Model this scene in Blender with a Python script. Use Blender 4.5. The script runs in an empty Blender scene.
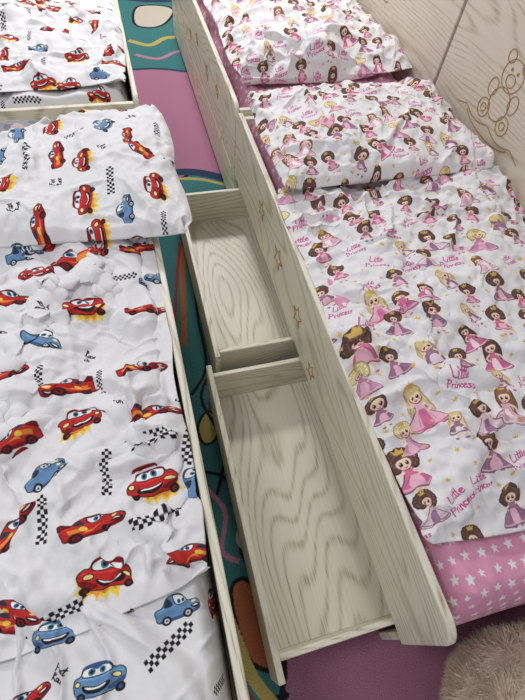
import bpy, bmesh, math, random
import numpy as np
from mathutils import Matrix, Vector
random.seed(7); rng=np.random.default_rng(5)
scn=bpy.context.scene
scn.view_settings.view_transform='Standard'
scn.view_settings.look='None'
col=scn.collection

# ------------------------------------------------------------------ noise
def vnoise(x,y,seed=0):
    x=np.asarray(x,float); y=np.asarray(y,float)
    xi=np.floor(x); yi=np.floor(y); xf=x-xi; yf=y-yi
    u=xf*xf*xf*(xf*(xf*6-15)+10); v=yf*yf*yf*(yf*(yf*6-15)+10)
    def h(a,b):
        s=np.sin(a*127.1+b*311.7+seed*74.7)*43758.5453
        return s-np.floor(s)
    a=h(xi,yi);b=h(xi+1,yi);c=h(xi,yi+1);d=h(xi+1,yi+1)
    return (a*(1-u)+b*u)*(1-v)+(c*(1-u)+d*u)*v
def fbm(x,y,seed=0,o=3):
    r=0;a=.5;t=0
    for i in range(o):
        r=r+a*vnoise(x*2**i+i*13.7,y*2**i-i*7.1,seed+i);t+=a;a*=.5
    return r/t
def wrinkle(x,y,seed):
    wx=x+.09*(fbm(x*6,y*6,seed+20)-.5); wy=y+.09*(fbm(x*6+9,y*6,seed+21)-.5)
    out=1.1*(fbm(x*6,y*6,seed+3,2)-.5)
    for k,(ang,sx,sy,p,am) in enumerate([(.5,7,2.2,.17,.9),(1.9,8,2.6,.17,.85),(2.7,12,3.6,.2,.55),(1.2,17,4.5,.22,.42),(.1,26,7,.26,.26),(2.2,30,8,.26,.2)]):
        ang+=seed*.37
        a=wx*math.cos(ang)+wy*math.sin(ang); b=-wx*math.sin(ang)+wy*math.cos(ang)
        n=vnoise(a*sx+k*31,b*sy-k*17,seed+k*5)
        r=np.exp(-((n-.5)/(p*.5))**2)
        m=np.clip(fbm(x*5+k*9,y*5,seed+40+k,2)*3.4-1.2,0,1)
        out=out+am*r*m
    return out

# ------------------------------------------------------------------ 2D print painter
SS=320
gy,gx=np.mgrid[0:SS,0:SS]
PX=(gx+.5)/SS*2-1; PY=(gy+.5)/SS*2-1
def C(r,g,b): return np.array([r,g,b],float)/255
def smooth_pts(p,n=6,closed=True):
    p=np.array(p,float);N=len(p);o=[]
    rng_=range(N if closed else N-1)
    for i in rng_:
        if closed: p0,p1,p2,p3=p[i-1],p[i],p[(i+1)%N],p[(i+2)%N]
        else: p0,p1,p2,p3=p[max(i-1,0)],p[i],p[i+1],p[min(i+2,N-1)]
        for t in np.arange(n)/n:
            o.append(.5*((2*p1)+(-p0+p2)*t+(2*p0-5*p1+4*p2-p3)*t*t+(-p0+3*p1-3*p2+p3)*t**3))
    if not closed:o.append(p[-1])
    return np.array(o)
class Sp:
    def __init__(s): s.c=np.zeros((SS,SS,3)); s.a=np.zeros((SS,SS))
    def put(s,m,c): s.c[m]=c; s.a[m]=1
    def poly(s,p,c,sm=True,ol=None,w=.03):
        q=smooth_pts(p) if sm else np.array(p,float)
        m=np.zeros((SS,SS),bool)
        for (x1,y1),(x2,y2) in zip(q,np.roll(q,-1,0)):
            if y1==y2: continue
            cnd=((y1>PY)!=(y2>PY))&(PX<(x2-x1)*(PY-y1)/(y2-y1)+x1)
            m^=cnd
        s.put(m,c)
        if ol is not None: s.line(np.vstack([q,q[:1]]),w,ol,False)
    def ell(s,cx,cy,rx,ry,c,rot=0,ol=None):
        dx=PX-cx;dy=PY-cy;a=dx*math.cos(rot)+dy*math.sin(rot);b=-dx*math.sin(rot)+dy*math.cos(rot)
        if ol is not None: s.put((a/(rx+.03))**2+(b/(ry+.03))**2<1,ol)
        s.put((a/rx)**2+(b/ry)**2<1,c)
    def line(s,p,w,c,sm=True):
        q=smooth_pts(p,5,False) if sm else np.array(p,float)
        m=np.zeros((SS,SS),bool)
        for (x1,y1),(x2,y2) in zip(q[:-1],q[1:]):
            d=(x2-x1)**2+(y2-y1)**2+1e-9
            t=np.clip(((PX-x1)*(x2-x1)+(PY-y1)*(y2-y1))/d,0,1)
            m|=((PX-x1-t*(x2-x1))**2+(PY-y1-t*(y2-y1))**2)<w*w/4
        s.put(m,c)
    def done(s):
        a=s.a[...,None];pm=s.c*a
        return np.concatenate([pm,a],2).reshape(SS//2,2,SS//2,2,4).mean((1,3))
    
BLK=C(38,36,40);WHT=C(240,240,240)
def car_side(body,dark,flash,old=False):
    s=Sp()
    if not old: s.poly([(-.98,.2),(-.98,.42),(-.86,.46),(-.62,.3),(-.7,.15)],dark,False,BLK)
    top=.66 if old else .5
    s.poly([(-.95,-.1),(-.93,.18),(-.62,.27),(-.38,top-.08),(-.05,top),(.22,top-.1),(.42,.2),(.78,.13),(.96,-.05),(.93,-.3),(.5,-.42),(-.2,-.42),(-.7,-.38),(-.93,-.28)],body,True,BLK)
    s.poly([(-.9,-.28),(-.2,-.3),(.5,-.3),(.9,-.2),(.88,-.33),(.5,-.42),(-.2,-.42),(-.7,-.38)],dark)
    s.line([(-.8,.14),(-.4,.2),(.0,.16)],.04,np.clip(body*1.25,0,1))
    s.poly([(-.34,top-.1),(-.2,.2),(-.55,.22)],C(50,60,80),True)
    s.poly([(-.12,top-.06),(.2,top-.13),(.38,.2),(-.02,.17)],WHT,True,BLK)
    s.ell(.08,.29,.07,.1,C(60,110,150));s.ell(.26,.28,.06,.09,C(60,110,150));s.ell(.09,.29,.035,.05,BLK);s.ell(.27,.28,.03,.05,BLK)
    if flash is not None:
        s.poly([(-.75,.08),(-.2,.05),(-.28,-.05),(.25,-.12),(-.3,-.2),(-.22,-.1),(-.7,-.12)],flash,False)
        s.ell(-.28,.0,.13,.11,C(236,208,80))
    s.poly([(.5,-.1),(.72,-.06),(.9,-.12),(.86,-.24),(.62,-.24)],BLK);s.poly([(.56,-.12),(.72,-.1),(.85,-.14),(.72,-.17)],WHT)
    s.ell(.66,.06,.1,.05,C(240,225,140))
    for cx in(-.56,.34):
        s.ell(cx,-.34,.2,.19,BLK);s.ell(cx,-.34,.11,.11,dark if not old else C(200,205,210));s.ell(cx,-.34,.04,.04,BLK)
    return s.done()
def car_front(body,dark,flame=True):
    s=Sp()
    if flame:
        s.poly([(-.95,.1),(-.85,-.3),(-.98,-.5),(-.75,-.5),(-.72,-.85),(-.5,-.6),(-.35,-.95),(-.2,-.62),(.02,-.9),(.12,-.6),(.35,-.85),(.4,-.5),(.6,-.3),(.4,.2)],C(240,206,84),False)
        s.poly([(-.8,0),(-.75,-.4),(-.6,-.45),(-.5,-.5),(-.35,-.7),(-.2,-.5),(0,-.65),(.15,-.45),(.3,-.6),(.4,.0)],C(232,156,60),False)
    s.poly([(-.85,-.1),(-.9,.2),(-.72,.38),(-.5,.42),(-.35,.66),(.1,.74),(.5,.66),(.62,.4),(.85,.3),(.93,0),(.85,-.3),(.4,-.44),(-.1,-.44),(-.6,-.36)],body,True,BLK)
    s.line([(-.8,.2),(-.4,.26),(.1,.16),(.6,.26),(.85,.16)],.04,np.clip(body*1.25,0,1))
    s.poly([(-.34,.6),(.1,.68),(.48,.6),(.56,.34),(.1,.26),(-.42,.34)],WHT,True,BLK)
    for cx in(-.08,.26):
        s.ell(cx,.44,.11,.13,C(70,130,160));s.ell(cx,.44,.06,.07,BLK)
    s.poly([(-.4,.56),(-.1,.6),(.1,.5),(.3,.6),(.52,.56),(.46,.7),(.1,.76),(-.34,.68)],dark)
    s.poly([(-.35,-.02),(.1,-.1),(.6,.02),(.5,-.25),(.1,-.34),(-.25,-.26)],BLK);s.poly([(-.25,-.06),(.1,-.13),(.5,-.04),(.4,-.15),(.1,-.2),(-.18,-.15)],WHT)
    s.ell(-.58,.1,.14,.08,C(242,226,150),.3,BLK);s.ell(.76,.12,.09,.08,C(242,226,150),-.3,BLK)
    s.poly([(-.85,.0),(-.5,-.12),(-.3,-.3),(-.6,-.34),(-.85,-.15)],dark)
    for cx in(-.68,.7): s.ell(cx,-.38,.17,.17,BLK);s.ell(cx,-.38,.08,.08,dark)
    return s.done()
RED=C(190,48,48);DRD=C(126,30,36);BLU=C(104,142,184);DBL=C(64,92,134)
carA=car_side(RED,DRD,C(232,140,60));carB=car_front(RED,DRD);carC=car_front(RED,DRD,False)
blueA=car_side(BLU,DBL,None,True);blueB=car_front(BLU,DBL,False)
ASP={id(carA):.68,id(carB):.82,id(carC):.75,id(blueA):.85,id(blueB):.85}
def checker():
    s=Sp();n=14
    for j in range(3):
        for i in range(n):
            if (i+j)%2==0:
                x=-.98+i*1.96/n;y=-.2+j*.14;s.poly([(x,y),(x+1.96/n,y),(x+1.96/n,y+.14),(x,y+.14)],BLK,False)
    return s.done()
chk=checker()
GL={'L':[[(.1,1),(0,.1),(.5,.05)]],'i':[[(.1,.5),(.05,.05),(.2,0)],[(.13,.72),(.14,.76)]],'t':[[(.2,.95),(.1,.1),(.3,.05)],[(-.05,.6),(.4,.65)]],
'l':[[(.2,1),(.08,.3),(.2,0)]],'e':[[(.05,.25),(.35,.35),(.25,.52),(.05,.35),(.12,.03),(.4,.1)]],'P':[[(.15,1),(.0,0)],[(.05,.95),(.5,.9),(.45,.55),(.08,.5)]],
'r':[[(.1,.5),(.03,0)],[(.08,.35),(.35,.5)]],'n':[[(.08,.5),(.0,0)],[(.06,.35),(.3,.5),(.33,.02)]],'c':[[(.38,.45),(.12,.5),(.05,.15),(.38,.05)]],
's':[[(.35,.5),(.08,.42),(.33,.18),(.02,.02)]],'R':[[(.1,1),(0,0)],[(.08,.97),(.45,.85),(.08,.5),(.5,0)]],'a':[[(.35,.45),(.08,.45),(.05,.08),(.33,.1),(.38,.5),(.4,0)]],
'O':[[(.3,1),(0,.5),(.25,0),(.55,.5),(.3,1)]],'F':[[(.1,1),(0,0)],[(.08,.98),(.5,1)],[(.05,.5),(.4,.52)]],' ':[]}
def text(lines,c,w=.05,sc=.36):
    s=Sp()
    for k,ln in enumerate(lines):
        W=sum(.62 if ch.isupper() else (.32 if ch in 'itl' else .46) for ch in ln)*sc
        x=-W/2;y=(len(lines)/2-k-1)*sc*1.25+.1
        for ch in ln:
            for st in GL[ch]: s.line([(x+a*sc,y+b*sc) for a,b in st],w,c)
            x+=(.62 if ch.isupper() else (.32 if ch in 'itl' else .46))*sc
    return s.done()
tRace=text(['Race','On'],BLK,.07,.42);tFast=text(['Fast','Race'],BLK,.07,.42)
MAG=C(204,84,144);tLP=text(['Little','Princess'],MAG,.06,.42)
SKIN=C(246,216,196);BRN=C(100,74,68);BLD=C(224,202,150);PNK=C(216,116,160);LPK=C(236,186,206);MAU=C(162,122,154)
def princess(hair,dress,d2,curly,wide,GOLD=C(212,176,96),arm=0):
    s=Sp();OL=C(118,78,90);hd=hair*.75
    if curly:
        for k in range(13):
            a=-.75+k*(math.pi+1.5)/12;s.ell(.42*math.cos(a),.38+.34*math.sin(a),.15,.15,hd)
        for k in range(13):
            a=-.75+k*(math.pi+1.5)/12;s.ell(.4*math.cos(a),.39+.32*math.sin(a),.12,.12,hair)
        s.ell(0,.43,.4,.34,hair)
        for k in range(14):
            a=-.7+k*(math.pi+1.4)/13
            for rr in(.3,.44): s.ell(rr*math.cos(a+rr),.39+rr*.85*math.sin(a+rr),.035,.035,np.clip(hair*1.35,0,1))
    else:
        s.poly([(-.26,.64),(0,.76),(.28,.62),(.36,.3),(.46,-.1),(.38,-.4),(.25,-.1),(-.1,0),(-.3,-.2),(-.46,-.35),(-.42,0),(-.34,.4)],hair,True,hd)
        s.line([(-.28,.5),(-.36,.1),(-.38,-.2)],.03,hd);s.line([(.3,.5),(.33,.1),(.4,-.25)],.03,hd)
    wd=.8 if wide else .5
    s.line([(-.1,-.55),(-.14,-.9)],.09,SKIN,False);s.line([(.1,-.55),(.14,-.9)],.09,SKIN,False)
    s.ell(-.17,-.93,.09,.05,dress);s.ell(.18,-.93,.09,.05,dress)
    yb=-.92 if wide else -.68
    s.poly([(-.13,.02),(.13,.02),(.3,-.3),(wd,yb+.12),(wd*.6,yb),(wd*.2,yb+.05),(-wd*.25,yb),(-wd*.65,yb+.03),(-wd,yb+.16),(-.3,-.3)],dress,True,OL)
    s.poly([(-.08,-.15),(.08,-.15),(.2,yb+.12),(-.2,yb+.12)],d2)
    s.line([(-.1,-.2),(-.35,yb+.2)],.025,dress*.8);s.line([(.1,-.2),(.35,yb+.2)],.025,dress*.8)
    s.line([(-wd*.9,yb+.16),(-wd*.5,yb+.08),(0,yb+.1),(wd*.5,yb+.08),(wd*.9,yb+.16)],.06,d2)
    s.line([(-.14,0),(-.36,-.18),(-.2,-.3)],.085,SKIN)
    s.line([(.14,0),(.36,-.14),(.44,-.32)] if not arm else [(.14,0),(.4,.02),(.58,.3)],.085,SKIN)
    s.poly([(-.15,.06),(.15,.06),(.12,-.2),(-.12,-.2)],dress,False)
    s.ell(0,.3,.23,.22,SKIN,0,OL)
    s.poly([(-.27,.33),(-.25,.5),(0,.6),(.25,.5),(.27,.33),(.14,.44),(-.05,.46),(-.16,.42)],hair)
    for cx in(-.1,.1): s.ell(cx,.28,.055,.07,C(60,45,45));s.ell(cx+.02,.31,.02,.025,WHT)
    s.ell(-.15,.19,.045,.03,C(244,176,176));s.ell(.15,.19,.045,.03,C(244,176,176));s.line([(-.05,.16),(0,.13),(.05,.16)],.03,C(190,60,80))
    s.poly([(-.13,.64),(-.17,.84),(-.07,.74),(0,.88),(.07,.74),(.17,.84),(.13,.64)],GOLD,False)
    return s.done()
PR=[princess(BRN,PNK,LPK,True,False),princess(BLD,LPK,PNK,False,True,arm=1),princess(BRN,MAU,LPK,True,False,arm=1),princess(BLD,MAU,C(236,222,232),False,False),princess(BRN,PNK,C(246,222,234),False,True),princess(BLD,C(204,146,184),LPK,True,True),
    princess(C(146,106,80),LPK,C(250,236,242),False,True),princess(BRN,MAU,LPK,True,True,arm=1),princess(BRN,C(236,214,224),MAU,True,True)]
def star(c,r=.9,n=5,inner=.42):
    s=Sp();p=[]
    for k in range(2*n):
        a=math.pi/2+k*math.pi/n;q=r if k%2==0 else r*inner;p.append((q*math.cos(a),q*math.sin(a)))
    s.poly(p,c,False);return s.done()
stW=star(WHT);stG=star(C(225,190,110))
def crown():
    s=Sp();s.poly([(-.6,-.5),(-.8,.5),(-.35,0),(0,.7),(.35,0),(.8,.5),(.6,-.5)],C(222,186,100),False);return s.done()
crn=crown()
class Canvas:
    def __init__(s,x0,y0,x1,y1,res,base):
        s.b=(x0,y0,x1,y1);s.r=res;s.W=int((x1-x0)*res);s.H=int((y1-y0)*res)
        s.a=np.empty((s.H,s.W,3),np.float32);s.a[:]=base
    def stamp(s,sp,x,y,size,rot=0,flip=False,al=1,asp=1):
        h=size/2;R=h*1.42;x0=max(int((x-R-s.b[0])*s.r),0);x1=min(int((x+R-s.b[0])*s.r)+1,s.W)
        y0=max(int((y-R-s.b[1])*s.r),0);y1=min(int((y+R-s.b[1])*s.r)+1,s.H)
        if x1<=x0 or y1<=y0:return
        yy,xx=np.mgrid[y0:y1,x0:x1];dx=xx/s.r+s.b[0]-x;dy=yy/s.r+s.b[1]-y
        c,d=math.cos(rot),math.sin(rot);u=(dx*c+dy*d)/h;v=(-dx*d+dy*c)/h/asp
        if flip:u=-u
        n=sp.shape[0];fu=(u+1)/2*n-.5;fv=(v+1)/2*n-.5
        ok=(fu>0)&(fu<n-1.01)&(fv>0)&(fv<n-1.01);fu=np.clip(fu,0,n-1.01);fv=np.clip(fv,0,n-1.01)
        iu=fu.astype(int);iv=fv.astype(int);tu=(fu-iu)[...,None];tv=(fv-iv)[...,None]
        q=(sp[iv,iu]*(1-tu)+sp[iv,iu+1]*tu)*(1-tv)+(sp[iv+1,iu]*(1-tu)+sp[iv+1,iu+1]*tu)*tv
        q=q*ok[...,None]*al
        s.a[y0:y1,x0:x1]=s.a[y0:y1,x0:x1]*(1-q[...,3:])+q[...,:3]
    def polyfill(s,p,c,ol=None,w=.012,sm=True):
        q=smooth_pts(p) if sm else np.array(p,float)
        mn=q.min(0)-w;mx=q.max(0)+w
        x0=max(int((mn[0]-s.b[0])*s.r),0);x1=min(int((mx[0]-s.b[0])*s.r)+1,s.W);y0=max(int((mn[1]-s.b[1])*s.r),0);y1=min(int((mx[1]-s.b[1])*s.r)+1,s.H)
        if x1<=x0 or y1<=y0:return
        yy,xx=np.mgrid[y0:y1,x0:x1];X=xx/s.r+s.b[0];Y=yy/s.r+s.b[1];m=np.zeros(X.shape,bool);o=np.zeros(X.shape,bool)
        for (a,b),(c2,d) in zip(q,np.roll(q,-1,0)):
            if b!=d: m^=((b>Y)!=(d>Y))&(X<(c2-a)*(Y-b)/(d-b)+a)
            if ol is not None:
                L=(c2-a)**2+(d-b)**2+1e-12;t=np.clip(((X-a)*(c2-a)+(Y-b)*(d-b))/L,0,1);o|=((X-a-t*(c2-a))**2+(Y-b-t*(d-b))**2)<w*w/4
        v=s.a[y0:y1,x0:x1]
        if c is not None: v[m]=c
        if ol is not None: v[o]=ol
    def stroke(s,p,w,c):
        q=smooth_pts(p,6,False);d=np.gradient(q,axis=0);n=np.stack([-d[:,1],d[:,0]],1);n/=np.linalg.norm(n,axis=1)[:,None]+1e-9
        s.polyfill(np.vstack([q+n*w/2,(q-n*w/2)[::-1]]),c,None,.01,False)
    def image(s,name):
        im=bpy.data.images.new(name,s.W,s.H,alpha=False)
        b=np.ones((s.H,s.W,4),np.float32);b[...,:3]=np.clip(s.a,0,1);im.pixels.foreach_set(b.ravel());im.update();im.pack();return im

# car cloth -------------------------------------------------------------
carcloth=Canvas(-.95,-.35,.3,2.6,1200,C(226,225,229))
pl=[]
def put(cv,sp,x,y,size,rot=0,flip=False):
    if sp is tRace or sp is tFast: flip=False
    if sp is not chk: size*=.84
    else: size*=.92
    cv.stamp(sp,x,y,size,rot,flip,1,ASP.get(id(sp),1));pl.append((x,y))
for (x,y,k,s,r,f) in [(-.20,.87,carA,.13,0,1),(-.08,.81,chk,.085,0,0),(-.03,.90,carA,.11,0,0),(-.34,.77,carA,.13,.1,0),(-.18,.72,carB,.115,0,1),(-.04,.70,carA,.105,0,0),
 (-.27,.64,blueA,.10,-.4,0),(-.275,.55,chk,.06,1.5,0),(-.345,.57,carA,.12,.3,0),(-.22,.52,carA,.13,.1,1),(-.18,.60,tRace,.06,-.5,0),(-.155,.53,chk,.06,1.5,0),(-.07,.54,carA,.115,.2,0),(0,.46,tFast,.07,1.2,0),
 (-.20,.44,carB,.115,.15,0),(-.06,.43,carA,.12,.1,0),(-.13,.465,tRace,.05,0,0),(-.32,.42,carA,.12,.3,1),(-.27,.35,blueA,.1,.4,0),(-.16,.33,chk,.09,1.5,0),(-.07,.37,chk,.10,.1,0),(-.08,.29,carB,.12,.1,1),
 (-.005,.36,chk,.10,1.3,0),(-.325,.27,carA,.12,.8,0),(-.19,.24,carA,.135,.2,0),(-.08,.225,chk,.11,.1,0),(-.275,.27,chk,.09,1.5,0),(-.18,.15,carB,.12,-.1,0),(-.03,.15,carA,.11,0,1),(0,.29,blueA,.1,1.2,0),
 (-.25,.115,chk,.10,.2,0),(-.32,.12,carA,.12,-.4,0),(-.26,.07,blueB,.09,0,0),(-.14,.085,tRace,.06,0,0),(-.06,.06,blueA,.10,.1,0),(-.19,-.01,blueB,.10,0,1),(-.25,.015,tFast,.06,-.6,0),(-.08,.01,chk,.10,.5,0),(-.31,-.01,carA,.11,.5,0),(-.1,-.07,tRace,.055,.3,0),(-.26,-.08,carB,.11,0,0),
 (-.20,1.22,carA,.14,1.6,0),(-.14,1.03,carB,.12,1.4,0),(.01,1.21,carA,.14,2.2,0),(.04,1.05,carB,.12,1.5,0),(-.07,1.35,blueB,.11,1.2,0),(-.25,.97,carA,.13,1.5,0),(-.33,1.12,carB,.12,1.3,0),(-.205,1.11,tFast,.07,1.5,0),(-.07,1.08,chk,.10,1.5,0),(-.27,1.2,chk,.10,1.5,0),(-.30,1.02,tFast,.07,1.6,0),(.09,1.17,tFast,.07,1.5,0),(-.08,1.23,tRace,.06,.4,0),(-.15,1.31,chk,.07,.5,0),(.08,1.33,chk,.09,1.5,0),(.01,1.41,tRace,.07,1.5,0),
 (-.04,2.05,tFast,.06,0,0),(-.01,1.89,carA,.12,0,0),(-.34,1.88,carA,.12,.2,0),(-.21,2.10,carA,.12,0,1),(-.38,2.15,chk,.1,1.5,0),(-.20,1.665,carA,.11,0,0),(-.08,1.72,carB,.1,0,0),(.01,2.17,blueA,.10,0,0),(-.27,1.98,blueB,.09,0,0),(-.14,1.93,carB,.11,.1,0),(-.32,1.71,chk,.1,0,0),(-.07,2.28,carC,.10,0,0),(-.12,2.19,carB,.10,0,0),(-.30,2.3,carA,.12,0,0)]:
    put(carcloth,k,x,y,s,r,bool(f))
kinds=[carA,chk,blueA,carC,tRace,carA,chk,carB]
for t in range(3500):
    x=random.uniform(-.93,.28);y=random.uniform(-.33,2.58)
    if all((x-a)**2+(y-b)**2>.077**2 for a,b in pl):
        k=random.choice(kinds)
        put(carcloth,k,x,y,(.065 if (k is chk or k is tRace) else .105),random.choice([0,.2,-.2,1.5]) if not(.93<y<1.5) else 1.5,random.random()<.5)
imCar=carcloth.image('car_print')
# princess cloth ---------------------------------------------------------
pc=Canvas(.3,-.1,1.35,2.7,1200,C(232,230,234))
pl=[]
for (x,y,k,s,r) in [(.46,.79,0,.13,.2),(.61,1.01,4,.11,.2),(.65,.88,0,.11,.1),(.84,.89,2,.12,-.1),(1.02,.92,3,.12,0),(.66,.80,-1,.1,-.3),(.585,.71,-1,.1,-.3),(.76,.76,8,.12,0),(.89,.73,5,.13,-.2),(.77,.665,-1,.1,-.3),
 (.53,.58,1,.14,.1),(.64,.51,2,.12,0),(.72,.60,3,.11,.3),(.84,.56,7,.12,0),(.79,.47,0,.12,-.1),(.45,.465,0,.16,.1),(.585,.42,3,.12,.2),(.52,.32,1,.16,.1),(.73,.39,4,.12,0),(.62,.345,-1,.1,-.3),(.69,.27,6,.13,-.2),(.445,.20,0,.16,.1),(.61,.19,7,.12,0),(.51,.12,-1,.1,.5),(.45,.60,-1,.09,-.2),(.44,.33,2,.1,.1),
 (.44,1.32,2,.12,.8),(.66,1.41,4,.11,.3),(.59,1.25,1,.12,1.2),(.81,1.34,7,.12,.6),(.93,1.25,0,.13,.6),(.73,1.12,4,.12,.7),(.97,1.13,3,.12,.2),(.46,1.12,6,.12,.4),(.57,1.09,0,.1,.3),(.86,1.05,-1,.1,.2),(.70,1.27,-1,.09,.3),(1.03,1.36,2,.11,.3),
 (.52,2.19,1,.11,0),(.65,2.23,2,.11,.3),(.77,2.17,4,.11,0),(.88,2.03,0,.12,.2),(.52,1.96,1,.12,.1),(.67,1.85,0,.12,.2),(.89,1.85,4,.12,.4),(.56,1.77,3,.12,0),(.74,1.77,-1,.1,.2),(.66,2.0,6,.12,0),(.77,1.96,7,.11,0),(.6,2.1,-1,.09,0)]:
    pc.stamp(tLP if k<0 else PR[k],x,y,s*.74,r,False if k<0 else random.random()<.5);pl.append((x,y))
for t in range(8000):
    x=random.uniform(.32,1.33);y=random.uniform(-.08,2.68)
    if all((x-a)**2+(y-b)**2>.058**2 for a,b in pl):
        k=random.choice([-1,-1,-1,0,2,3,4,5,2,6,7,8,0]);pc.stamp(tLP if k<0 else PR[k],x,y,.064 if k<0 else .076,random.uniform(-.35,.35),False if k<0 else random.random()<.5);pl.append((x,y))
for t in range(14000):
    x=random.uniform(.32,1.33);y=random.uniform(-.08,2.68)
    if all((x-a)**2+(y-b)**2>.034**2 for a,b in pl):
        pc.stamp(random.choice([crn,stG]),x,y,.013,random.uniform(-.4,.4));pl.append((x,y))
imPr=pc.image('princess_print')
ps=Canvas(.3,-.3,1.35,3.4,600,C(224,156,188))
for i in range(34):
    for j in range(110):
        ps.stamp(stW,.3+i*.034+(j%2)*.017+random.uniform(-.004,.004),-.3+j*.034+random.uniform(-.004,.004),random.choice([.024,.02,.027]),random.uniform(-.3,.3))
imPs=ps.image('pink_star_print')
gb=Canvas(-.8,1.1,.2,1.7,500,C(150,150,156))
for t in range(60):
    x=random.uniform(-.8,.2);y=random.uniform(1.1,1.7);r=random.uniform(.015,.04)
    gb.polyfill([(x+r*math.cos(a)*random.uniform(.7,1.2),y+r*math.sin(a)*random.uniform(.6,1.1)) for a in np.arange(0,6.2,.9)],random.choice([C(186,184,186),C(120,124,136),C(190,172,172)]))
imGb=gb.image('grey_patch_print')
# rug ---------------------------------------------------------------------
rg=Canvas(-.95,-.8,1.25,4.4,400,C(172,118,144))
TEAL=C(66,122,124);YEL=C(186,168,98);ORG=C(172,102,70);CRM=C(200,190,176);RD=C(150,62,66);NAV=C(48,66,92);PKL=C(186,128,152)
rg.polyfill([(-.95,2.75),(.1,2.85),(.45,2.8),(.9,2.95),(1.25,2.9),(1.25,4.4),(-.95,4.4)],TEAL,NAV,.02)
rg.polyfill([(.16,3.42),(.26,3.36),(.36,3.42),(.44,3.6),(.36,3.68),(.2,3.66)],CRM,BLK,.016);rg.stroke([(.1,3.2),(.22,3.13),(.34,3.22),(.5,3.2)],.035,YEL)
rg.stroke([(.12,3.02),(.25,2.96),(.38,3.04),(.5,3.0)],.025,PKL);rg.polyfill([(.1,3.8),(.6,3.78),(.62,4.3),(.05,4.3)],NAV)
rg.polyfill([(-.95,-.15),(.02,-.16),(.13,-.14),(.17,.02),(.3,.35),(.6,1.0),(.52,1.6),(.3,1.86),(.12,1.8),(-.2,1.9),(-.95,1.8)],TEAL,BLK,.014)
rg.stroke([(0,1.84),(.15,1.88),(.3,1.86),(.5,1.74)],.05,NAV);rg.stroke([(0,1.79),(.15,1.83),(.3,1.81),(.48,1.7)],.018,YEL)
rg.stroke([(.02,1.6),(.15,1.66),(.3,1.56),(.34,1.4)],.012,BLK)
rg.stroke([(.15,1.45),(.12,1.3),(.09,1.1),(.06,.9)],.022,ORG);rg.stroke([(.13,1.42),(.09,1.25),(.06,1.1),(.03,.95)],.012,RD)
rg.stroke([(.19,1.4),(.15,1.2),(.13,1.0),(.12,.8),(.05,.7)],.010,BLK)
rg.polyfill([(.05,.58),(.09,.63),(.12,.59),(.10,.53),(.06,.52)],YEL,BLK,.008)
rg.stroke([(.14,.78),(.08,.68),(.12,.5),(.06,.34)],.010,BLK);rg.stroke([(.02,.44),(.1,.4),(.15,.3),(.1,.2),(.13,.1)],.010,BLK)
rg.stroke([(.04,.38),(.08,.3),(.05,.2),(.09,.16)],.014,PKL);rg.stroke([(.13,.26),(.1,.22),(.12,.17)],.014,CRM)
rg.polyfill([(.05,.09),(.1,.11),(.13,.0),(.12,-.1),(.06,-.06)],ORG,BLK,.010)
rg.stroke([(.03,.04),(.06,-.1),(.11,-.2),(.13,-.34)],.03,YEL);rg.stroke([(.0,.0),(.03,-.12),(.07,-.22),(.08,-.36)],.026,RD);rg.stroke([(-.02,-.1),(.02,-.2),(.03,-.36)],.03,TEAL)
imRug=rg.image('rug_print')

# ------------------------------------------------------------------ materials
def newmat(name):
    m=bpy.data.materials.new(name);m.use_nodes=True;nt=m.node_tree;b=nt.nodes['Principled BSDF'];return m,nt,b
def cloth_mat(name,img,b,bs=90,bstr=.25,rough=.9,mott=.05,dist=.006):
    m,nt,p=newmat(name);N=nt.nodes;L=nt.links
    t=N.new('ShaderNodeTexImage');t.image=img;t.extension='EXTEND'
    uv=N.new('ShaderNodeUVMap');uv.uv_map='UVMap';L.new(uv.outputs[0],t.inputs[0])
    tc=N.new('ShaderNodeTexCoord')
    n=N.new('ShaderNodeTexNoise');n.inputs['Scale'].default_value=bs;n.inputs['Detail'].default_value=3;L.new(tc.outputs['Object'],n.inputs['Vector'])
    n2=N.new('ShaderNodeTexNoise');n2.inputs['Scale'].default_value=bs*2.5;L.new(tc.outputs['Object'],n2.inputs['Vector'])
    mr=N.new('ShaderNodeMapRange');mr.inputs['To Min'].default_value=1-mott;mr.inputs['To Max'].default_value=1+mott;L.new(n2.outputs['Fac'],mr.inputs['Value'])
    mx=N.new('ShaderNodeVectorMath');mx.operation='SCALE';L.new(t.outputs['Color'],mx.inputs[0]);L.new(mr.outputs[0],mx.inputs['Scale'])
    L.new(mx.outputs[0],p.inputs['Base Color'])
    bp=N.new('ShaderNodeBump');bp.inputs['Strength'].default_value=bstr;bp.inputs['Distance'].default_value=dist;L.new(n.outputs['Fac'],bp.inputs['Height']);L.new(bp.outputs[0],p.inputs['Normal'])
    p.inputs['Roughness'].default_value=rough;p.inputs['Specular IOR Level'].default_value=.2
    return m
mCar=cloth_mat('car_cotton',imCar,0,24,.5,dist=.009);mPr=cloth_mat('princess_cotton',imPr,0,24,.5,dist=.009);mPs=cloth_mat('pink_star_cotton',imPs,0,28,.5);mGb=cloth_mat('grey_blanket',imGb,0,60)
mRug=cloth_mat('rug_pile',imRug,0,260,1.0,1,.30)
def lin(c): 
    c=np.array(c,float)/255;return tuple(np.where(c<=.04045,c/12.92,((c+.055)/1.055)**2.4))+(1,)
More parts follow.
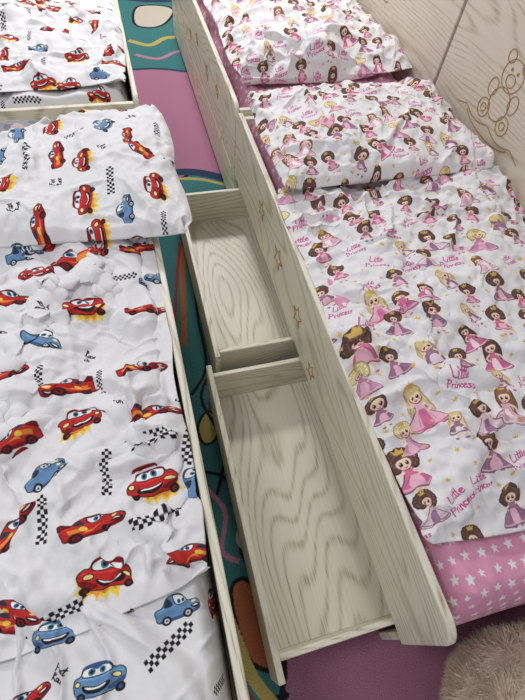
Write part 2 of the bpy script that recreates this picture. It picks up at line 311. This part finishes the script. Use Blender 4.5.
def wood(name,axis,light,dark,ring=40,amp=5.0):
    m,nt,p=newmat(name);N=nt.nodes;L=nt.links
    tc=N.new('ShaderNodeTexCoord');sp=N.new('ShaderNodeSeparateXYZ');L.new(tc.outputs['Object'],sp.inputs[0])
    oi=N.new('ShaderNodeObjectInfo')
    def M(op,a,b=None,c=None):
        n=N.new('ShaderNodeMath');n.operation=op
        for i,v in enumerate((a,b,c)):
            if v is None:continue
            if isinstance(v,(int,float)):n.inputs[i].default_value=v
            else:L.new(v,n.inputs[i])
        return n.outputs[0]
    al=sp.outputs[axis];o1,o2=[sp.outputs[k] for k in 'XYZ' if k!=axis]
    ac=M('ADD',o1,o2);rnd=M('MULTIPLY',oi.outputs['Random'],17.0)
    def noise(sa,sc,det,z=0):
        cb=N.new('ShaderNodeCombineXYZ');L.new(M('MULTIPLY',ac,sc),cb.inputs[0]);L.new(M('MULTIPLY',al,sa),cb.inputs[1]);L.new(M('ADD',rnd,z),cb.inputs[2])
        n=N.new('ShaderNodeTexNoise');n.inputs['Scale'].default_value=1;n.inputs['Detail'].default_value=det;L.new(cb.outputs[0],n.inputs['Vector']);return n.outputs['Fac']
    n1=noise(1.25,6.0,.3);n0=noise(7,16,1,5)
    ph=M('ADD',M('MULTIPLY',ac,ring),M('ADD',M('MULTIPLY',n1,amp*3.4),M('MULTIPLY',n0,.3)))
    s=M('SINE',M('MULTIPLY',ph,6.283))
    band=M('POWER',M('MULTIPLY',M('ADD',s,1.0),.5),4.0)
    fine=noise(9,600,3,9);fc=M('MINIMUM',M('MAXIMUM',M('MULTIPLY',M('SUBTRACT',fine,.42),4.5),0.0),1.0)
    fac=M('ADD',M('MULTIPLY',M('MULTIPLY',band,M('ADD',fc,.3)),.6),M('MULTIPLY',fc,.13))
    rp=N.new('ShaderNodeMixRGB');rp.inputs[1].default_value=lin(light);rp.inputs[2].default_value=lin(dark);L.new(fac,rp.inputs[0]);L.new(rp.outputs[0],p.inputs['Base Color'])
    bp=N.new('ShaderNodeBump');bp.inputs['Strength'].default_value=.12;bp.inputs['Distance'].default_value=.002;bp.invert=True;L.new(fac,bp.inputs['Height']);L.new(bp.outputs[0],p.inputs['Normal'])
    p.inputs['Roughness'].default_value=.42
    return m
LW=(230,225,208);DW=(156,146,118)
wY=wood('ash_wood_long','Y',LW,DW,36,5.5);wX=wood('ash_wood_cross','X',LW,DW,36,5);wP=wood('ash_panel','Y',(216,207,192),(168,151,128),34,6)
def plain(name,c,rough=.6,metal=0,noise=0):
    m,nt,p=newmat(name);p.inputs['Base Color'].default_value=lin(c);p.inputs['Roughness'].default_value=rough;p.inputs['Metallic'].default_value=metal
    n=nt.nodes.new('ShaderNodeTexNoise');n.inputs['Scale'].default_value=30;tc=nt.nodes.new('ShaderNodeTexCoord');nt.links.new(tc.outputs['Object'],n.inputs['Vector'])
    mr=nt.nodes.new('ShaderNodeMixRGB');mr.blend_type='MIX';mr.inputs[1].default_value=lin([v*.93 for v in c]);mr.inputs[2].default_value=lin([min(v*1.05,255) for v in c]);nt.links.new(n.outputs['Fac'],mr.inputs[0]);nt.links.new(mr.outputs[0],p.inputs['Base Color'])
    return m
mEng=plain('engraved_brown',(162,122,64));mWall=plain('wall_paint',(205,200,192),.9);mFloor=plain('floor_base',(150,140,130),.9)
mFur=plain('beige_fur',(238,224,206),.95)

# ------------------------------------------------------------------ mesh helpers
def empty(name):
    e=bpy.data.objects.new(name,None);col.objects.link(e);return e
def mesh_obj(name,v,f,mat,parent=None,smooth=False):
    me=bpy.data.meshes.new(name);me.from_pydata([tuple(map(float,q)) for q in v],[],f);me.materials.append(mat);me.update()
    if smooth: me.polygons.foreach_set('use_smooth',[True]*len(me.polygons))
    o=bpy.data.objects.new(name,me);col.objects.link(o)
    if parent:o.parent=parent
    return o
def box(name,a,b,mat,parent=None,bev=.0025):
    x0,y0,z0=a;x1,y1,z1=b
    v=[(x0,y0,z0),(x1,y0,z0),(x1,y1,z0),(x0,y1,z0),(x0,y0,z1),(x1,y0,z1),(x1,y1,z1),(x0,y1,z1)]
    f=[(3,2,1,0),(4,5,6,7),(0,1,5,4),(1,2,6,5),(2,3,7,6),(3,0,4,7)]
    o=mesh_obj(name,v,f,mat,parent)
    if bev:
        md=o.modifiers.new('b','BEVEL');md.width=bev;md.segments=2
    return o
def board(name,x0,x1,y0,y1,z0,z1,r,mat,parent,rb=.0):
    p=[(y0,z0),(y1,z0)]
    for k in range(9): a=k/8*math.pi/2;p.append((y1-r+r*math.cos(a),z1-r+r*math.sin(a)))
    for k in range(9): a=math.pi/2+k/8*math.pi/2;p.append((y0+r+r*math.cos(a),z1-r+r*math.sin(a)))
    n=len(p);v=[(x0,a,b) for a,b in p]+[(x1,a,b) for a,b in p]
    f=[tuple(range(n))[::-1],tuple(range(n,2*n))]+[(i,(i+1)%n,n+(i+1)%n,n+i) for i in range(n)]
    o=mesh_obj(name,v,f,mat,parent)
    bm=bmesh.new();bm.from_mesh(o.data);bmesh.ops.recalc_face_normals(bm,faces=bm.faces);bm.to_mesh(o.data);bm.free()
    md=o.modifiers.new('b','BEVEL');md.width=.004;md.segments=3;md.limit_method='ANGLE'
    return o
def curve(name,splines,rad,mat,parent,cyc=False):
    c=bpy.data.curves.new(name,'CURVE');c.dimensions='3D';c.bevel_depth=rad;c.bevel_resolution=2
    for pts in splines:
        s=c.splines.new('POLY');s.points.add(len(pts)-1)
        for i,q in enumerate(pts):s.points[i].co=(*q,1)
        s.use_cyclic_u=cyc
    c.materials.append(mat);o=bpy.data.objects.new(name,c);col.objects.link(o);o.parent=parent;return o
def two_layer(name,top,bot,uvx,uvy,mat,img,parent=None):
    ny,nx=top.shape[:2];n=nx*ny
    v=np.concatenate([top.reshape(-1,3),bot.reshape(-1,3)])
    idx=np.arange(n).reshape(ny,nx)
    f1=np.stack([idx[:-1,:-1],idx[:-1,1:],idx[1:,1:],idx[1:,:-1]],-1).reshape(-1,4)
    faces=np.concatenate([f1,f1[:,::-1]+n])
    bd=np.zeros((ny,nx),bool);bd[0]=bd[-1]=True;bd[:,0]=bd[:,-1]=True
    remap=np.arange(2*n);remap[n:][bd.ravel()]=np.arange(n)[bd.ravel()]
    faces=remap[faces];uu=np.concatenate([uvx.ravel()]*2);vv=np.concatenate([uvy.ravel()]*2)
    used=np.unique(faces);inv=np.zeros(2*n,int);inv[used]=np.arange(len(used));v=v[used];uu=uu[used];vv=vv[used];faces=inv[faces]
    me=bpy.data.meshes.new(name);me.vertices.add(len(v));me.vertices.foreach_set('co',v.ravel().astype(np.float32))
    me.loops.add(faces.size);me.loops.foreach_set('vertex_index',faces.ravel().astype(np.int32));me.polygons.add(len(faces))
    me.polygons.foreach_set('loop_start',np.arange(0,faces.size,4,dtype=np.int32))
    me.update(calc_edges=True);me.polygons.foreach_set('use_smooth',np.ones(len(faces),bool))
    x0,y0,x1,y1=img;uvl=me.uv_layers.new(name='UVMap')
    uv=np.stack([(uu-x0)/(x1-x0),(vv-y0)/(y1-y0)],-1)[faces.ravel()]
    uvl.data.foreach_set('uv',uv.ravel().astype(np.float32))
    me.materials.append(mat)
    o=bpy.data.objects.new(name,me);col.objects.link(o)
    if parent:o.parent=parent
    return o
def quadmap(q,U,V):
    q=np.array(q,float)
    return ((q[0,0]*(1-U)+q[1,0]*U)*(1-V)+(q[3,0]*(1-U)+q[2,0]*U)*V,(q[0,1]*(1-U)+q[1,1]*U)*(1-V)+(q[3,1]*(1-U)+q[2,1]*U)*V)
def pad(name,quad,z0,T,rim,mat,img,nx,ny,wr,seed,wave=.01,parent=None,k=.03,tv=.35):
    s=np.linspace(-1,1,nx);t=np.linspace(-1,1,ny)
    a=.55*s+.45*np.sin(np.pi*s/2);b=.55*t+.45*np.sin(np.pi*t/2)
    B,A=np.meshgrid(b,a,indexing='ij')
    A2=A*(1-k*np.abs(B)**6);B2=B*(1-k*np.abs(A)**6)
    X,Y=quadmap(quad,(A2+1)/2,(B2+1)/2);q=np.array(quad,float)
    Lx=(abs(q[1,0]-q[0,0])+abs(q[2,0]-q[3,0]))/2;Ly=(abs(q[3,1]-q[0,1])+abs(q[2,1]-q[1,1]))/2
    X=X+wave*2*(fbm(X*7,Y*7,seed+60,3)-.5);Y=Y+wave*2*(fbm(X*7+5,Y*7+3,seed+70,3)-.5)
    dx=(1-np.abs(A))*Lx/2;dy=(1-np.abs(B))*Ly/2
    rm=rim*(.7+.9*vnoise(X*6,Y*6,seed+77));f=lambda d:np.sqrt(np.clip(1-(1-np.clip(d/rm,0,1))**2,0,1));F=f(dx)*f(dy)
    TT=T*(1+tv*2*(fbm(X*3.5,Y*3.5,seed+88,2)-.5))
    Z=np.maximum(z0+TT*F+wr*(wrinkle(X,Y,seed)-.25)*np.clip(F*1.3,0,1),z0)
    ext=(1-F)*T*.6
    return two_layer(name,np.stack([X,Y,Z],-1),np.stack([X,Y,0*Z+z0-.0005],-1),X+np.sign(A)*ext*(dx<dy),Y+np.sign(B)*ext*(dy<=dx),mat,img,parent)

# ---- stuffed cloth (duvets, pillows): inflate and settle with the cloth solver, then refine
def cr_matrix(n,f):
    N=(n-1)*f+1;M=np.zeros((N,n))
    for i in range(N):
        x=i/f;k=min(int(x),n-2);t=x-k
        w=[-.5*t+t*t-.5*t**3,1-2.5*t*t+1.5*t**3,.5*t+2*t*t-1.5*t**3,-.5*t*t+.5*t**3]
        for j,ww in zip(range(k-1,k+3),w): M[i,min(max(j,0),n-1)]+=ww
    return M
def simulate(specs,floor_z,frames):
    g=mesh_obj('tmp_ground',[(-3,-3,floor_z),(3,-3,floor_z),(3,6,floor_z),(-3,6,floor_z)],[(0,1,2,3)],mFloor)
    g.modifiers.new('c','COLLISION');g.collision.thickness_outer=.004;g.collision.cloth_friction=40
    obs=[]
    for sp in specs:
        q=sp['quad'];a=np.array(q,float);Lx=abs(a[1,0]-a[0,0]);Ly=abs(a[3,1]-a[0,1]);nx=int(Lx/sp['res'])+1;ny=int(Ly/sp['res'])+1
        A,B=np.meshgrid(np.linspace(-1,1,nx),np.linspace(-1,1,ny));F=np.clip((1-A**8)*(1-B**8),0,1)**.5
        k=.02;X,Y=quadmap(q,(A*(1-k*abs(B)**6)+1)/2,(B*(1-k*abs(A)**6)+1)/2);w=sp.get('wave',.014);sd=sp['seed']
        X=X+w*2*(fbm(X*6,Y*6,sd,2)-.5);Y=Y+w*2*(fbm(X*6+5,Y*6+3,sd+9,2)-.5)
        rs=np.random.default_rng(sd)
        Z=floor_z+.008+(sp['th']+.5*sp['wr']*(wrinkle(X,Y,sd)))*F+rs.normal(0,.001,X.shape)*(F>0)
        top=np.stack([X,Y,Z],-1);bot=np.stack([X,Y,0*Z+floor_z+.007],-1)
        o=two_layer(sp['name'],top,bot,X,Y,sp['mat'],sp['img'])
        c=o.modifiers.new('cl','CLOTH');s=c.settings;s.quality=5;s.mass=.02
        s.tension_stiffness=80;s.compression_stiffness=80;s.shear_stiffness=25;s.bending_stiffness=sp.get('bend',.01)
        s.tension_damping=5;s.compression_damping=5;s.shear_damping=5;s.bending_damping=.5
        s.use_pressure=True;s.uniform_pressure_force=sp['P'];s.shrink_min=sp['shr'];s.shrink_max=sp['shr'];s.effector_weights.gravity=1;s.air_damping=3
        c.collision_settings.distance_min=.003;c.point_cache.frame_start=1;c.point_cache.frame_end=frames+2
        obs.append((o,sp,nx,ny,X,Y))
    for f in range(1,frames+1): scn.frame_set(f)
    dg=bpy.context.evaluated_depsgraph_get();out=[]
    for o,sp,nx,ny,X,Y in obs:
        me=o.evaluated_get(dg).to_mesh();co=np.empty(len(me.vertices)*3,np.float32);me.vertices.foreach_get('co',co);co=co.reshape(-1,3).astype(float)
        n=nx*ny;bd=np.zeros((ny,nx),bool);bd[0]=bd[-1]=True;bd[:,0]=bd[:,-1]=True
        top=co[:n].reshape(ny,nx,3);bot=top.copy();bot[~bd]=co[n:]
        out.append((sp,top,bot,X,Y))
    for o,*_ in obs: bpy.data.objects.remove(o)
    bpy.data.objects.remove(g);scn.frame_set(1)
    for sp,top,bot,X,Y in out:
        ny,nx=X.shape;f=sp['up'];Ma=cr_matrix(ny,f);Mb=cr_matrix(nx,f);U=lambda a:Ma@a@Mb.T
        T=np.stack([U(top[...,i]) for i in range(3)],-1);Bt=np.stack([U(bot[...,i]) for i in range(3)],-1);XX=U(X);YY=U(Y)
        dx=np.gradient(T,axis=1);dy=np.gradient(T,axis=0);N=np.cross(dx,dy);N/=np.linalg.norm(N,axis=-1,keepdims=True)+1e-9
        A,B=np.meshgrid(np.linspace(-1,1,XX.shape[1]),np.linspace(-1,1,XX.shape[0]));E=np.clip((1-abs(A))*12,0,1)*np.clip((1-abs(B))*12,0,1)
        T=T+N*(sp['wr']*(wrinkle(XX,YY,sp['seed']+1)-.3)*E)[...,None]
        T[...,2]=np.where(E>0,np.maximum(T[...,2],Bt[...,2]+.002*np.clip(E*4,0,1)),T[...,2])
        two_layer(sp['name'],T,Bt,XX,YY,sp['mat'],sp['img'])

# ------------------------------------------------------------------ bedding
CI=carcloth.b;PI=pc.b;SI=ps.b
simulate([dict(name='duvet',quad=[(.418,.045),(1.165,.035),(1.165,1.12),(.415,1.10)],res=.0155,th=.03,P=1.15,shr=-.055,wr=.030,seed=11,mat=mPr,img=PI,up=5),
 dict(name='duvet',quad=[(.425,1.67),(1.165,1.72),(1.165,3.1),(.425,3.1)],res=.024,th=.03,P=1.2,shr=-.03,wr=.028,seed=12,mat=mPr,img=PI,up=6),
 dict(name='duvet',quad=[(-.74,.05),(-.004,.10),(.004,1.04),(-.74,1.04)],res=.0155,th=.02,P=.6,shr=-.06,wr=.030,seed=13,mat=mCar,img=CI,up=5),
 dict(name='duvet',quad=[(-.72,1.76),(.03,1.76),(.03,3.1),(-.72,3.1)],res=.024,th=.02,P=.7,shr=-.04,wr=.026,seed=14,mat=mCar,img=CI,up=6)],.466,26)
simulate([dict(name='pillow',quad=[(.415,1.03),(1.14,1.04),(1.13,1.55),(.42,1.54)],res=.0135,th=.03,P=1.9,shr=-.04,wr=.018,seed=15,mat=mPr,img=PI,up=5,wave=.008),
 dict(name='pillow',quad=[(-.50,.96),(.125,.90),(.11,1.52),(-.42,1.37)],res=.0135,th=.03,P=1.5,shr=-.04,wr=.018,seed=16,mat=mCar,img=CI,up=5,wave=.008)],.508,26)

# ------------------------------------------------------------------ room
f=mesh_obj('floor',[(-1.4,-1.4,-.012),(1.4,-1.4,-.012),(1.4,4.6,-.012),(-1.4,4.6,-.012)],[(0,1,2,3)],mFloor)
box('wall_right',(1.23,-1.4,-.012),(1.33,4.6,2.6),mWall,None,0)
box('wall_back',(-1.4,4.6,-.012),(1.33,4.7,2.6),mWall,None,0)
box('baseboard_back',(-1.4,4.58,-.012),(1.23,4.6,.07),mWall,None,.004)
ru=mesh_obj('play_rug',[(-.95,-.8,-.01),(1.2,-.8,-.01),(1.2,4.4,-.01),(-.95,4.4,-.01),(-.95,-.8,0),(1.2,-.8,0),(1.2,4.4,0),(-.95,4.4,0)],[(4,5,6,7),(0,1,5,4),(1,2,6,5),(2,3,7,6),(3,0,4,7)],mRug)
uvl=ru.data.uv_layers.new(name='UVMap')
for lp in ru.data.loops:
    c=ru.data.vertices[lp.vertex_index].co;uvl.data[lp.index].uv=((c.x+.95)/2.2,(c.y+.8)/5.2)

# ------------------------------------------------------------------ beds
def star_pts(x,y,z,r,rot=0):
    o=[]
    for k in range(10):
        a=math.pi/2+rot+k*math.pi/5;q=r if k%2==0 else r*.45;o.append((x,y+q*math.cos(a),z+q*math.sin(a)))
    return o
def bed(y0,y1,side,xr,xw,closed,stars,panel):
    """side=+1: aisle board on the low-x side (right bed); -1: aisle board on the high-x side (left bed)"""
    e=empty('childrens_bed')
    t=.018
    xa,xb=(xr,xr+t)
    board('side_board',xa,xb,y0,y1,.205,.48,.045,wY,e)
    ia,ib=(xb+.001,xw) if side>0 else (xw,xa-.001)
    box('foot_panel',(ia,y0+.004,0),(ib,y0+.022,.23 if y0<1 else .46),wX,e)
    box('head_panel',(ia,y1-.022,0),(ib,y1-.004,.45),wX,e)
    ym=(y0+y1)/2
    box('centre_divider',(ia+.02,ym-.009,0),(ib-.02,ym+.009,.215),wX,e)
    box('mattress_support',(ia,y0+.023,.215),(ib,y1-.023,.235),wY,e,.001)
    if closed:
        box('drawer_front_a',(xa,y0,.02),(xb,ym-.004,.196),wY,e)
        box('drawer_front_b',(xa,ym+.004,.02),(xb,y1,.196),wY,e)
    if panel:
        px=xw+.001 if side>0 else xw-t-.001
        board('back_panel',px,px+t,y0,y1,0,1.05,.06,wP,e)
    if stars: curve('carved_stars',[star_pts(xa-.0002,*s) for s in stars],.0018,mEng,e,True)
    return e
bR=bed(-.118,1.556,1,.390,1.175,False,[(1.158,.354,.036,.1),(.95,.338,.042,.2),(.731,.317,.036,-.1),(.57,.262,.028,.1)],True)
bR2=bed(1.572,3.24,1,.390,1.175,True,[(1.9,.36,.03),(2.12,.33,.034,.2),(2.36,.36,.03),(2.55,.3,.026)],True)
bL=bed(-.15,1.556,-1,.012,-.76,True,[(1.1,.34,.026),(.9,.33,.03)],False)
bL2=bed(1.66,3.30,-1,.038,-.735,True,None,False)
pad('mattress_sheet',[(.411,-.112),(1.17,-.112),(1.17,1.53),(.411,1.53)],.237,.23,.05,mPs,SI,200,360,.022,3,.002,k=.01,parent=bR,tv=.03)
pad('mattress_sheet',[(.411,1.60),(1.17,1.60),(1.17,3.2),(.411,3.2)],.237,.225,.06,mPs,SI,100,200,.014,4,.002,k=.01,parent=bR2,tv=.03)
pad('mattress_sheet',[(-.75,-.145),(.009,-.145),(.009,1.53),(-.75,1.53)],.237,.236,.035,mCar,CI,300,560,.040,5,.002,k=.01,parent=bL,tv=.03)
pad('mattress_sheet',[(-.73,1.69),(.034,1.69),(.034,3.27),(-.73,3.27)],.237,.225,.04,mCar,CI,160,240,.018,6,.002,k=.01,parent=bL2,tv=.03)
pad('folded_blanket',[(-.6,1.2),(-.08,1.25),(-.04,1.54),(-.6,1.54)],.475,.035,.03,mGb,gb.b,120,90,.012,17,.01)
def circ(cy,cz,r,a0=0,a1=2*math.pi,sy=1,sz=1,n=20,x=1.1755):
    return [(x,cy+sy*r*math.cos(a0+(a1-a0)*i/n),cz+sz*r*math.sin(a0+(a1-a0)*i/n)) for i in range(n+1)]
def bear(cy,cz,s,parent):
    sp=[circ(cy,cz+.075*s,.05*s,sy=1.1),circ(cy-.045*s,cz+.12*s,.02*s),circ(cy+.045*s,cz+.12*s,.02*s),circ(cy,cz+.06*s,.02*s,sy=1.2),
        circ(cy,cz-.02*s,.055*s,sz=1.0),circ(cy-.065*s,cz-.065*s,.032*s),circ(cy+.065*s,cz-.065*s,.032*s),circ(cy-.065*s,cz-.065*s,.014*s),circ(cy+.065*s,cz-.065*s,.014*s),
        circ(cy-.065*s,cz+.01*s,.03*s,sy=.8),circ(cy+.065*s,cz+.01*s,.03*s,sy=.8),circ(cy-.018*s,cz+.09*s,.004*s),circ(cy+.018*s,cz+.09*s,.004*s),
        circ(cy,cz-.1*s,.15*s,math.pi*1.1,math.pi*1.9,sz=.3)]
    sp+=[[(1.1755,cy+dy*s,cz-.1*s-.02*s*abs(math.sin(dy*20))) for dy in np.linspace(-.22,.22,30)]]
    curve('carved_bear',sp,.0015,mEng,parent)
bear(1.20,.66,.9,bR)
def scroll(parent,cy,cz,s):
    sp=[]
    for k in range(5):
        th=np.linspace(0,5,26);sp.append([(1.1755,cy+(k-2)*.07*s+.035*s*(1-t/6)*math.cos(t+k),cz+.035*s*(1-t/6)*math.sin(t+k)) for t in th])
    sp.append([(1.1755,cy+d,cz-.05*s+.012*math.sin(d*40)) for d in np.linspace(-.2*s,.2*s,40)])
    curve('carved_scroll',sp,.0022,mEng,parent)
scroll(bR2,2.3,.66,1.1)
def drawer(x,y0,y1,ins0,ins1):
    e=empty('under_bed_drawer')
    box('front',(x,y0,.02),(x+.016,y1,.197),wY,e)
    a,b=y0+ins0,y1-ins1;X1=x+.60
    box('side_near',(x+.0165,a,.03),(X1,a+.014,.188),wX,e)
    box('side_far',(x+.0165,b-.014,.03),(X1,b,.188),wX,e)
    box('back',(X1-.014,a+.0145,.03),(X1-.0005,b-.0145,.188),wY,e)
    box('bottom',(x+.0165,a+.0145,.034),(X1-.0145,b-.0145,.04),wY,e,0)
    return e
drawer(.104,-.118,.690,.04,.025)
drawer(.138,.712,1.552,.02,.06)

# ------------------------------------------------------------------ fluffy pouf
def pouf(cx,cy,rx,ry,h,N):
    nu,nv=64,28;V=[];F=[]
    def P(th,ph):
        c,s=math.cos(th),math.sin(th);e=.75
        px=abs(c)**e*math.copysign(1,c);py=abs(s)**e*math.copysign(1,s);r=max(math.cos(ph),0)**.6
        rr=1+.04*math.sin(3*th+1)+.03*math.sin(7*th)
        return Vector((cx+rx*px*r*rr,cy+ry*py*r*rr,h*.5+h*.5*math.copysign(abs(math.sin(ph))**.8,math.sin(ph))+.012*math.sin(9*px)*math.cos(8*py)*(ph>0)))
    for j in range(nv+1):
        ph=-math.pi/2+math.pi*j/nv
        for i in range(nu):V.append(P(2*math.pi*i/nu,ph))
    for j in range(nv):
        for i in range(nu):F.append((j*nu+i,j*nu+(i+1)%nu,(j+1)*nu+(i+1)%nu,(j+1)*nu+i))
    ctr=Vector((cx,cy,h*.4))
    for q in range(N):
        th=random.uniform(0,2*math.pi);ph=math.asin(random.uniform(-.5,1));p=P(th,ph);n=(p-ctr);n.z*=1.6;n.normalize()
        k=Vector((math.sin(p.x*60+p.y*20),math.cos(p.y*55-p.z*40),math.sin(p.z*50+p.x*30)))*.5
        L=random.uniform(.02,.034);d=(n+k+Vector((random.gauss(0,.25),random.gauss(0,.25),random.gauss(0,.2)-.1))).normalized()
        sd=d.cross(Vector((random.random(),random.random(),random.random()))).normalized()*.0010
        p1=p+d*L*.6;p2=p+(d+Vector((random.gauss(0,.4),random.gauss(0,.4),-.4))*.6).normalized()*L
        b=len(V);V+= [p-sd,p+sd,p1+sd*.8,p1-sd*.8,p2];F+=[(b,b+1,b+2,b+3),(b+3,b+2,b+4)]
    for v in V:
        if v.y>-.121: v.y=-.121
    return mesh_obj('fluffy_pouf',V,F,mFur,None,True)
pouf(.75,-.43,.32,.27,.42,44000)

# ------------------------------------------------------------------ light and camera
def area(name,loc,size,power,colr=(1,.995,.985)):
    l=bpy.data.lights.new(name,'AREA');l.shape='SQUARE';l.size=size;l.energy=power;l.color=colr
    o=bpy.data.objects.new(name,l);o.location=loc;col.objects.link(o);return o
area('ceiling_lamp',(.3,3.2,2.5),.5,56);area('ceiling_lamp',(-.9,.4,2.5),.5,15)
w=bpy.data.worlds.new('room_ambient');scn.world=w;w.use_nodes=True;w.node_tree.nodes['Background'].inputs[0].default_value=(.97,.985,1,1);w.node_tree.nodes['Background'].inputs[1].default_value=.46
cd=bpy.data.cameras.new('camera');cam=bpy.data.objects.new('camera',cd);col.objects.link(cam);scn.camera=cam
cd.sensor_fit='VERTICAL';cd.sensor_height=24;cd.lens=24*450/700;cd.clip_start=.01
r=Vector((.9637,-.255,.0806)).normalized();fw=Vector((.2034,.503,-.8397)).normalized();up=r.cross(fw).normalized();r=fw.cross(up).normalized()
Mx=Matrix.Identity(4)
for i in range(3):Mx[i][0]=r[i];Mx[i][1]=up[i];Mx[i][2]=-fw[i]
Mx[2][3]=1.38
cam.matrix_world=Mx
